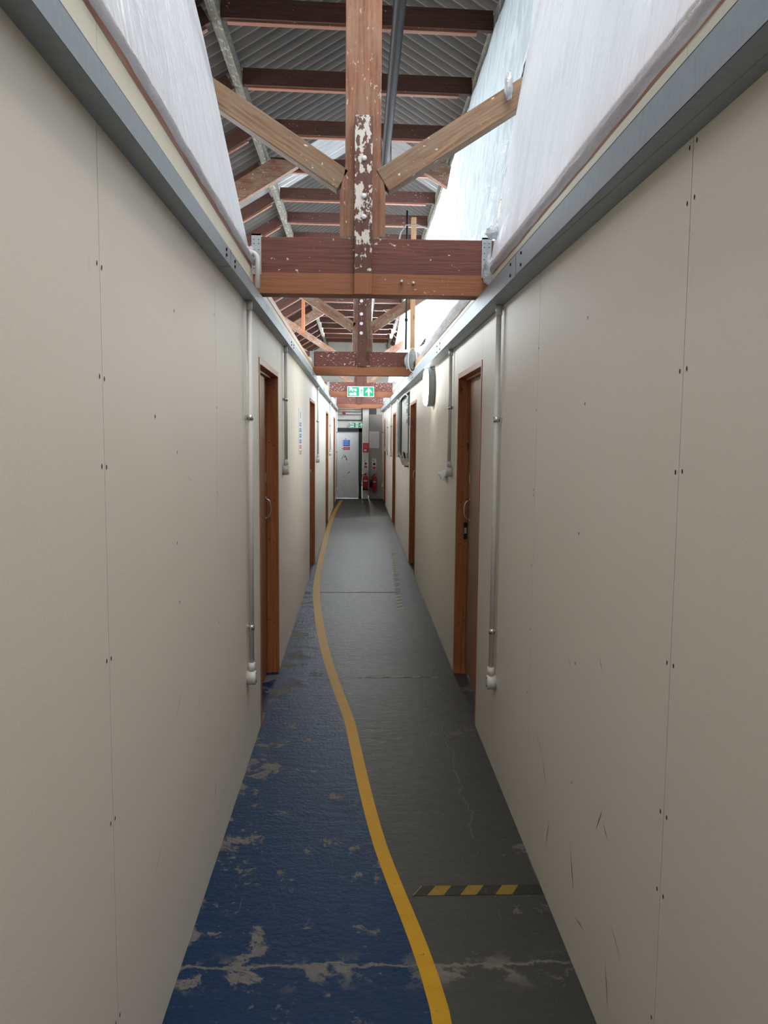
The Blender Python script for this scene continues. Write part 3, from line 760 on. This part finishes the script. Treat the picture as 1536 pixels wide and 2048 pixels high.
fin_sheet(sheet('plastic_sheet', 1, 8.32, 9.60, 2.68, 4.77, .70, .165, M['sheet'], 'narrow plastic sheet behind the pale stud at the second truss', .02, 2.4, 61))
fin_sheet(sheet('plastic_sheet', 1, 9.65, 14.86, 2.50, 4.77, .70, .165, M['sheet_thin'], 'glaring plastic sheet on the right behind the second truss', .03, 2.2, 41, gather=1.0), lambda b: hem(1, 9.68, 14.84, .662, 2.421, 2.51)(b))
fin_sheet(sheet('plastic_sheet', 1, 15.05, 20.1, 2.50, 4.77, .70, .165, M['sheet_thin'], 'plastic sheet on the right between the last two trusses', .03, 2.4, 51), lambda b: hem(1, 15.07, 20.1, .662, 2.421, 2.51)(b))

# ------------------------------------------------------------------ conduits
def conduit(side, y, zlo, label, r=.0125, boxed=True, clips=(1.70, .69)):
    x = XL if side < 0 else XR; s = -side; xc = x+s*.022; ztop = 2.242 if side < 0 else 2.225
    t = thing('wall_conduit', (xc, y, zlo), label, 'conduit', 'white conduits clipped to the walls')
    b = MB(); b.tube([(xc, y, zlo+.03), (xc, y, ztop)], r, M['white_pipe'], 16); b.tube([(xc, y, ztop-.045), (xc, y, ztop)], r*1.25, M['white_pipe'], 16); b.build('pipe', t)
    if boxed:
        b = MB(); n = 1 if s > 0 else -1
        b.lathe([(0, 0), (.036, 0), (.036, n*.038), (.033, n*.042), (0, n*.043)], (x, y, zlo), M['white_pipe'], 26, 'x')
        b.tube([(xc, y, zlo+.03), (xc, y, zlo+.075)], r*1.35, M['white_pipe'], 14)
        for dz in (-.02, .02): b.lathe([(0, 0), (.004, 0), (.004, n*.0015), (0, n*.0015)], (x+n*.043, y, zlo+dz), M['hole'], 8, 'x')
        b.build('end_box', t)
    for zc in clips:
        if zlo+.15 < zc < 2.2:
            b = MB(); b.tube([(xc, y, zc-.012), (xc, y, zc+.012)], r*1.22, M['chrome'], 16)
            b.box(min(x, x+s*.010), max(x, x+s*.010), y-.022, y+.022, zc-.010, zc+.010, M['chrome']); b.build('saddle_clip', t)
conduit(-1, 3.80, .44, 'tall white conduit on the left wall before the first left door')
conduit(-1, 5.70, 1.37, 'white conduit on the left wall just past the first left door', clips=(1.87,))
conduit(-1, 10.35, 1.30, 'white conduit on the left wall past the second left door', clips=(1.8,))
conduit(-1, 15.1, 1.27, 'white conduit on the left wall past the third left door', clips=(1.8,))
conduit(-1, 20.1, .36, 'long white conduit at the far end of the left wall', clips=(1.7, 1.2))
conduit(1, 3.72, .44, 'tall white conduit on the right wall before the first right door')
conduit(1, 5.61, 1.37, 'white conduit on the right wall just past the first right door', clips=(1.82,))
conduit(1, 15.3, 1.26, 'white conduit on the right wall past the third right door', clips=(1.8,))
conduit(1, 17.2, 1.24, 'thin conduit midway between the last two right doors', r=.009, clips=(1.8,))
conduit(1, 18.35, 1.30, 'thin conduit just before the last right door', r=.009, clips=())
conduit(1, 20.15, .36, 'long white conduit in the far right corner', clips=(1.7,))
# goosenecks rising from the left rail before each truss
for i, (xx, yy, z0, z1) in enumerate(((-.487, 3.97, 2.333, 2.50), (-.535, 9.3, 2.43, 2.51), (-.535, 14.65, 2.43, 2.52), (-.548, 19.95, 2.43, 2.51))):
    b = MB(); r = .035
    pts = [(xx, yy, z0), (xx, yy, z1-r)]+[(xx-r+r*math.cos(a), yy, z1-r+r*math.sin(a)) for a in [k*math.pi/12 for k in range(1, 7)]]+[(xx-.12, yy+.01, z1)]
    b.tube(pts, .0125, M['white_pipe'], 14)
    tag(b.build('bent_conduit'), 'white pipe bend over the left wall head at the %s truss' % ordn[i], 'conduit', 'white pipe bends over the left wall')

# ------------------------------------------------------------------ lamp, boxes, notices
t = thing('bulkhead_lamp', (XR, 7.04, 1.88), 'round lit bulkhead lamp on the right wall', 'wall lamp')
b = MB(); b.lathe([(0, 0), (.160, 0), (.166, -.01), (.166, -.055), (.160, -.062)], (XR, 7.04, 2.048), M['gbox'], 48, 'x'); b.build('lamp_body', t)
b = MB(); b.lathe([(.160, -.060), (.157, -.078), (.14, -.088), (.08, -.094), (0, -.096)], (XR, 7.04, 2.048), M['lamp'], 48, 'x'); tag(b.build('diffuser', t), 'glowing opal diffuser')
b = MB(); b.tube([(XR-.03, 7.04, 2.205), (XR-.03, 7.04, 2.221)], .014, M['gbox'], 12); b.build('cable_gland', t)

t = thing('loudspeaker_box', (.64, 9.40, 2.38), 'grey box with round back hung on the right end of second tie beam', 'equipment box')
b = MB(); b.box(.578, .655, 9.34, 9.50, 2.395, 2.575, M['gbox']); b.build('housing', t, bevel=.006)
b = MB(); b.lathe([(0, .07), (.105, .07), (.115, .03), (.115, -.02), (.10, -.04), (0, -.045)], (.665, 9.42, 2.50), M['gbox'], 36, 'y'); b.build('round_back', t)
b = MB(); b.tube([(.64+.05*math.cos(a), 9.335, 2.50+.135*math.sin(a)) for a in [k*math.pi/16 for k in range(-9, 24)]], .005, M['white'], 8); tag(b.build('cable', t), 'looped white cable')

def flat_text(txt, size, org, facing, m, off=.0, ext=.0006, name='lettering', parent=None):
    cu = bpy.data.curves.new('t', 'FONT'); cu.body = txt; cu.size = size; cu.offset = off; cu.extrude = 0; cu.resolution_u = 3
    cu.space_line = .9
    tmp = bpy.data.objects.new('t', cu); COL.objects.link(tmp)
    dg = bpy.context.evaluated_depsgraph_get(); me = bpy.data.meshes.new_from_object(tmp.evaluated_get(dg))
    b = MB()
    for p in me.polygons:
        pts = []
        for vi in p.vertices:
            v = me.vertices[vi].co
            if facing == '-y': pts.append((org[0]+v.x, org[1]-ext, org[2]+v.y))
            elif facing == '+x': pts.append((org[0]+ext, org[1]+v.x, org[2]+v.y))
        b.face(pts, m)
    bpy.data.objects.remove(tmp); bpy.data.meshes.remove(me); bpy.data.curves.remove(cu)
    return b.build(name, parent, weld=False)
def exit_sign(x0, x1, z0, z1, y, label):
    W, Hh = x1-x0, z1-z0
    t = thing('fire_exit_sign', ((x0+x1)/2, y, z0), label, 'sign', 'green fire exit signs')
    b = MB(); b.box(x0, x1, y-.006, y, z0, z1, M['signw']); b.build('sign_board', t)
    e = Hh*.07; yf = y-.0065
    def Q(b, pts, m, d=0): b.face([(x0+p[0]*W, yf-d, z0+p[1]*Hh) for p in pts], m)
    b = MB(); Q(b, [(.02, .06), (.98, .06), (.98, .94), (.02, .94)], M['green']); b.build('green_field', t)
    flat_text('Fire', Hh*.46, (x0+W*.07, yf-.001, z0+Hh*.55), '-y', M['signw'], Hh*.018, parent=t)
    flat_text('exit', Hh*.46, (x0+W*.07, yf-.001, z0+Hh*.16), '-y', M['signw'], Hh*.018, parent=t)
    b = MB(); Q(b, [(.44, .10), (.60, .10), (.60, .90), (.44, .90)], M['signw'], .001); b.build('doorway_pictogram', t)
    b = MB(); d = .002                                     # running figure
    cx, cz = .535, .78; Q(b, [(cx+.016*math.cos(a), cz+.05*math.sin(a)) for a in [k*math.pi/5 for k in range(10)]], M['green'], d)
    Q(b, [(.515, .72), (.545, .70), (.53, .42), (.50, .44)], M['green'], d); Q(b, [(.50, .46), (.53, .44), (.57, .30), (.562, .16), (.548, .16), (.552, .30)], M['green'], d)
    Q(b, [(.50, .44), (.52, .42), (.49, .28), (.455, .20), (.45, .25), (.478, .31)], M['green'], d); Q(b, [(.545, .68), (.59, .58), (.585, .53), (.54, .60)], M['green'], d); Q(b, [(.515, .70), (.47, .62), (.465, .50), (.478, .50), (.485, .59), (.515, .62)], M['green'], d)
    b.build('running_figure', t, weld=False)
    b = MB(); Q(b, [(.80, .88), (.92, .50), (.92, .36), (.835, .58), (.835, .12), (.765, .12), (.765, .58), (.68, .36), (.68, .50)], M['signw'], .001); b.build('arrow', t)
exit_sign(-.182, .312, 2.334, 2.525, 14.86, 'larger green Fire exit sign with arrow on the third tie beam')
exit_sign(-.205, .192, 1.815, 1.955, 20.36, 'smaller green Fire exit sign above the end door')
# safety notice strip on left wall
t = thing('safety_notice', (XL, 7.45, 1.44), 'tall narrow notice with blue and red pictograms on the left wall', 'notice')
b = MB(); b.box(XL, XL+.003, 7.25, 7.62, 1.43, 1.86, M['paper']); b.build('notice_board', t)
zz = 1.735
for k in range(6):
    mm = M['bluetxt'] if k < 4 else M['redtxt']
    b = MB(); z1 = zz-k*.052
    b.box(XL+.003, XL+.004, 7.32, 7.55, z1-.034, z1, mm); pn = b.build('pictogram_panel', t)
    b = MB(); b.lathe([(0, 0), (.016, 0), (.016, .001), (0, .001)], (XL+.0041, 7.37, z1-.017), M['signw'], 14, 'x'); b.build('pictogram', pn)
    b = MB(); b.box(XL+.004, XL+.0046, 7.42, 7.53, z1-.020, z1-.014, M['signw']); b.build('text_line', pn)
b = MB(); b.box(XL+.003, XL+.0045, 7.40, 7.46, 1.775, 1.83, M['panelg']); b.build('header_mark', t)

# crumpled paper flap next to the conduit box on the right wall
b = MB(); n = 10
def PF(i, j):
    u, v = i/n, j/n
    return (XR-.004-.05*math.sin(v*2.2)*(.6+.4*u)-.01*noise.noise(Vector((u*3, v*3, 1))), 5.86+.28*u+.02*noise.noise(Vector((v*4, u, 2))), 1.365-.085*v*(1-.45*u)+.014*noise.noise(Vector((u*4, v*4, 7))))
for i in range(n):
    for j in range(n): b.face([PF(i, j), PF(i+1, j), PF(i+1, j+1), PF(i, j+1)], M['paper'], None, True)
o = b.build('paper_flap'); md = o.modifiers.new('t', 'SOLIDIFY'); md.thickness = .0015
tag(o, 'crumpled white paper taped beside the conduit box on the right wall', 'paper')

# recess in the right wall with green frame, switch boxes and leaflets
r0, r1, rz = REC
t = thing('window_5', (XR+.05, (r0+r1)/2, rz), 'recess in the right wall with white edge trim and dark green frame', 'recess', kind='structure')
b = MB(); b.box(XR+.088, XR+.094, r0, r1, rz, WT, M['panelg']); b.build('back_panel', t)
b = MB(); b.box(XR-.022, XR+.012, r1-.03, r1+.0, rz-.02, 2.21, M['white']); b.build('edge_trim', t, bevel=.002)
b = MB(); b.box(XR+.014, XR+.034, r1-.05, r1-.005, rz, 2.2, M['gbox']); b.box(XR+.034, XR+.05, r1-.04, r1-.005, rz, 2.2, M['gbox']); b.box(XR+.05, XR+.060, r1-.05, r1-.005, rz, 2.2, M['greenk']); b.build('frame_upright', t)
b = MB(); b.box(XR+.066, XR+.086, r1-1.6, r1-.05, rz, 2.2, M['panelg']); b.build('inner_panel_shaded', t)  # same board as the wall, recess shade painted in as grey
b = MB(); b.box(XR-.012, XR+.088, r0, r1-.03, rz-.018, rz, M['board'], 'y'); b.build('sill', t)
for k in range(3):
    z0 = 2.03-k*.135
    t = thing('switch_box', (XR+.01, 10.75, z0-.1), '%s grey switch box in the stack on the right wall past the second door' % ('upper', 'middle', 'lower')[k], 'switch box', 'stacked grey switch boxes')
    b = MB(); b.box(XR-.005, XR+.088, 10.55, 10.85, z0-.0, z0+.118, M['gbox']); b.build('box_body', t, bevel=.005)
    b = MB()
    for q in range(3): b.box(XR-.012, XR-.004, 10.60+.08*q, 10.63+.08*q, z0+.03, z0+.085, M['panelg'])
    b.build('switch', t, bevel=.002)
b = MB(); b.tube([(XR+.02, 10.8, 2.15), (XR-.02, 10.9, 2.19), (XR-.01, 11.6, 2.20), (XR-.03, 12.4, 2.14), (XR-.01, 12.9, 2.2), (XR-.02, 13.2, 2.21)], .008, M['white'], 8)
tag(b.build('drooping_cable'), 'white cable drooping under the rail above the grey switch boxes', 'cable')
t = thing('leaflet_rack', (XR-.02, 10.45, 1.24), 'small white holder of leaflets beside second right door', 'leaflet holder')
b = MB(); b.box(XR-.055, XR, 10.30, 10.62, 1.22, 1.235, M['white']); b.box(XR-.058, XR-.052, 10.30, 10.62, 1.22, 1.33, M['white']); b.box(XR-.055, XR, 10.30, 10.305, 1.22, 1.33, M['white']); b.build('holder', t)
for k, (mm, dx, a) in enumerate(((M['card'], -.055, .55), (M['paper'], -.035, .38), (M['ink'], -.02, .25), (M['card'], -.01, .15))):
    b = MB(); h = .23-.02*k; y = 10.34+.06*k
    p0 = Vector((XR+dx+.005, y, 1.24)); d = Vector((-math.sin(a)*.55, 0, math.cos(a)*.9)); sd = Vector((0.12*(1 if k % 2 else -1), 1, 0)).normalized()*.19
    q = [p0, p0+sd, p0+sd+d*h, p0+d*h]; nn = Vector((-.002, 0, 0))
    b.face(q, mm); b.face([v+nn for v in q], mm)
    for i in range(4): b.face([q[i], q[(i+1) % 4], q[(i+1) % 4]+nn, q[i]+nn], mm)
    b.build('leaflet', t)

# ------------------------------------------------------------------ end of the corridor
b = MB(); E0 = YEND
b.box(-.75, -.60, E0, E0+.12, 0, 2.30, M['brickw']); b.box(-.60, .14, E0, E0+.12, 1.815, 2.30, M['brickw']); b.box(.14, .30, E0, E0+.12, 0, 2.16, M['brickw'])
tag(b.build('wall_end'), 'whitewashed wall around the end door', 'wall', kind='structure')
b = MB(); b.box(.31, .80, E0, E0+.06, 0, 2.16, M['panelg']); tag(b.build('wall_end_panel'), 'grey partition panel right of the end door', 'wall', kind='structure')
t = thing('door_9', (-.2, E0, 0), 'scuffed white end door in a dark green frame', 'door', kind='structure')
b = MB(); b.box(-.565, .044, E0+.02, E0+.06, .008, 1.71, M['enddoor']); b.build('door_leaf', t, bevel=.002)
b = MB(); b.box(.045, .135, E0-.012, E0+.09, 0, 1.81, M['greenk']); b.build('jamb', t, bevel=.003)
b = MB(); b.box(-.60, -.567, E0-.012, E0+.09, 0, 1.81, M['greenk']); b.build('jamb', t, bevel=.003)
b = MB(); b.box(-.60, .135, E0-.012, E0+.09, 1.712, 1.813, M['greenk'], 'x'); b.build('door_head', t, bevel=.003)
b = MB()
for pts in ([(-.40, 1.02), (-.33, 1.14), (-.325, 1.13), (-.39, 1.015)], [(-.33, 1.06), (-.30, 1.12), (-.25, 1.01), (-.262, 1.0), (-.30, 1.08), (-.322, 1.05)], [(-.285, 1.01), (-.25, 1.04), (-.255, .98)], [(-.335, 1.235), (-.325, 1.25), (-.322, 1.23)], [(-.24, .66), (-.18, .70), (-.175, .69), (-.22, .65)]):
    b.face([(p[0], E0+.0195, p[1]) for p in pts], M['ink'])
b.build('scribble', t, weld=False)
# notice on the door
t = thing('door_notice', (-.28, E0+.015, 1.25), 'blue and red notice stuck on the end door', 'notice')
b = MB(); b.box(-.385, -.175, E0+.014, E0+.019, 1.245, 1.515, M['paper']); b.build('notice_board', t)
b = MB(); b.box(-.345, -.180, E0+.012, E0+.014, 1.345, 1.505, M['bluetxt']); bp = b.build('blue_panel', t)
b = MB(); b.box(-.345, -.180, E0+.012, E0+.014, 1.255, 1.325, M['redtxt']); rp = b.build('red_panel', t)
for zz in (1.47, 1.43, 1.39, 1.29):
    b = MB(); b.box(-.33, -.21, E0+.011, E0+.012, zz, zz+.008, M['signw']); b.build('text_line', bp if zz > 1.33 else rp)
for zz in (1.48, 1.43, 1.38, 1.29):
    b = MB(); b.lathe([(0, -.001), (.012, -.001), (.012, 0), (0, 0)], (-.363, E0+.013, zz), M['bluetxt'] if zz > 1.3 else M['redtxt'], 12, 'y'); b.build('pictogram', t)
b = MB(); b.lathe([(0, -.001), (.014, -.001), (.014, 0), (0, 0)], (-.285, E0+.018, 1.535), M['bluetxt'], 12, 'y'); b.build('blue_disc', t)
# white timber column
b = MB(); b.box(.142, .300, E0-.10, E0-.001, 0, 2.62, M['brickw']); 
tag(b.build('white_column', bevel=.006), 'whitewashed timber column right of the end door', 'column')
CY = E0-.10
t = thing('fire_alarm_panel', (.225, CY-.04, 1.2), 'red alarm box on the white column', 'alarm box')
b = MB(); b.box(.150, .300, CY-.055, CY, 1.205, 1.435, M['red']); b.build('case', t, bevel=.008)
b = MB(); b.box(.185, .245, CY-.058, CY-.055, 1.235, 1.265, M['signw']); b.build('label_plate', t)
b = MB(); b.box(.175, .275, CY-.058, CY-.055, 1.30, 1.41, M['redtxt']); b.build('cover', t, bevel=.002)
def ext_sign(x0, x1, z0, z1, y, label):
    t = thing('extinguisher_sign', ((x0+x1)/2, y, z0), label, 'sign', 'extinguisher instruction signs')
    b = MB(); b.box(x0, x1, y-.003, y, z0, z1, M['paper']); b.build('sign_board', t)
    w_ = x1-x0; h = z1-z0
    b = MB(); b.tube([((x0+x1)/2+.3*w_*math.cos(a), y-.004, z1-.18*h+.09*h*math.sin(a)) for a in [k*math.pi/6 for k in range(2, 11)]], .006, M['ink'], 6); b.build('pictogram', t)
    b = MB(); b.box(x0+.2*w_, x1-.2*w_, y-.005, y-.003, z0+.40*h, z0+.62*h, M['greenk']); b.build('text_block', t)
    b = MB(); b.box(x0+.12*w_, x1-.12*w_, y-.005, y-.003, z0+.04*h, z0+.28*h, M['redtxt']); b.build('red_panel', t)
ext_sign(.178, .275, .79, 1.02, CY, 'small extinguisher sign on the white column')
ext_sign(.395, .50, .75, 1.035, E0, 'small extinguisher sign on the grey end panel')
def extinguisher(x, y, z0, r, h, label, co2=False):
    t = thing('fire_extinguisher', (x, y, z0), label, 'fire extinguisher', 'red fire extinguishers')
    b = MB(); pr = [(0, 0), (r*.9, 0), (r, .012)]
    hs = h*.82
    for k in range(9): a = k*math.pi/16; pr.append((r*(.22+.78*math.cos(a)), hs-r*.9+r*.9*math.sin(a)))
    pr += [(r*.22, hs), (r*.22, hs+.03), (0, hs+.03)]
    b.lathe(pr, (x, y, z0), M['red'], 30); b.build('cylinder', t)
    if not co2:
        b = MB(); b.lathe([(r*.98, -.004), (r*1.04, -.002), (r*1.04, .03), (r*.99, .035)], (x, y, z0), M['black'], 30); b.build('base_ring', t)
    b = MB(); b.lathe([(r*.24, 0), (r*.3, .01), (r*.3, .035), (0, .04)], (x, y, z0+hs+.005), M['black'], 16); b.beam((x-.01, y-.01, z0+hs+.045), (x+.085, y-.02, z0+hs+.075), .018, .008, M['black']); b.beam((x-.01, y-.01, z0+hs+.035), (x+.075, y-.02, z0+hs+.03), .018, .008, M['black']); b.build('valve_lever', t)
    b = MB()
    if co2: b.tube([(x-.01, y-.03, z0+hs+.02), (x-.06, y-.04, z0+hs-.01), (x-.085, y-.03, z0+hs-.08)], .009, M['black'], 10); b.lathe([(.012, 0), (.03, -.02), (.036, -.19), (.03, -.19)], (x-.085, y-.02, z0+hs-.09), M['black'], 16)
    else: b.tube([(x-.01, y-.02, z0+hs+.02), (x-.075, y-.02, z0+hs+.02), (x-.105, y, z0+hs-.06), (x-.100, y, z0+hs*.45), (x-.09, y, z0+.1)], .009, M['black'], 10)
    b.build('hose', t)
    b = MB(); n = 10
    for k in range(n):
        a0, a1 = -math.pi/2-.6+1.2*k/n, -math.pi/2-.6+1.2*(k+1)/n; rr = r*1.006
        b.face([(x+rr*math.cos(a0), y+rr*math.sin(a0), z0+hs*.60), (x+rr*math.cos(a1), y+rr*math.sin(a1), z0+hs*.60), (x+rr*math.cos(a1), y+rr*math.sin(a1), z0+hs*.66), (x+rr*math.cos(a0), y+rr*math.sin(a0), z0+hs*.66)], M['signw'])
    b.build('label_band', t, weld=False)
    b = MB(); b.box(x-.02, x+.02, y+r, y+r+.02, z0+hs-.16, z0+hs-.06, M['black']); b.build('wall_bracket', t)
extinguisher(.222, CY-.10, .245, .078, .45, 'large red extinguisher hung on the white column', False)
extinguisher(.452, E0-.078, .185, .055, .50, 'slim red extinguisher with black horn on the grey end panel', True)
b = MB(); b.box(.318, .567, E0-.004, E0-.001, 1.305, 1.73, M['paper']); t0 = b.build('wall_chart'); tag(t0, 'large pale plan sheet pinned to the grey end panel', 'chart')
b = MB()
for (a, c, z0, z1) in ((.35, .54, 1.36, 1.364), (.35, .54, 1.40, 1.404), (.36, .363, 1.42, 1.66), (.52, .523, 1.42, 1.66), (.36, .52, 1.655, 1.66), (.42, .424, 1.45, 1.62), (.46, .50, 1.50, 1.505), (.38, .42, 1.56, 1.565), (.44, .48, 1.60, 1.604), (.40, .403, 1.44, 1.50), (.48, .484, 1.55, 1.62), (.37, .41, 1.61, 1.614)):
    b.box(a, c, E0-.0052, E0-.004, z0, z1, M['gbox'])
b.build('plan_lines', t0)
# pipes over the door
for i, (zz, r, mm, lb) in enumerate(((2.245, .022, M['white_pipe'], 'upper pale grey pipe across the wall above the end door'), (2.175, .018, M['white_pipe'], 'lower pale grey pipe across the wall above the end door'))):
    b = MB(); b.tube([(-.70, E0-.05, zz), (.108, E0-.05, zz)], r, mm, 14); tag(b.build('horizontal_pipe'), lb, 'pipe')
b = MB(); b.tube([(-.70, E0-.03, 2.01), (.10, E0-.03, 2.01), (.128, E0-.03, 2.035), (.128, E0-.03, 2.08), (.128, E0-.03, 2.45)], .012, M['black'], 10)
tag(b.build('black_pipe'), 'black pipe above the end door turning upwards beside the column', 'pipe')
b = MB(); b.lathe([(0, 0), (.04, 0), (.04, -.03), (.02, -.045), (0, -.045)], (-.33, E0-.07, 2.185), M['red'], 20, 'y'); tag(b.build('alarm_bell'), 'small round red alarm bell on the pipes above the end door', 'alarm bell')
b = MB(); b.box(.31, .52, 21.4, 21.9, 0, 2.60, M['black']); tag(b.build('tall_cabinet', bevel=.02), 'dark top of a tall cabinet behind the grey end panel', 'cabinet')
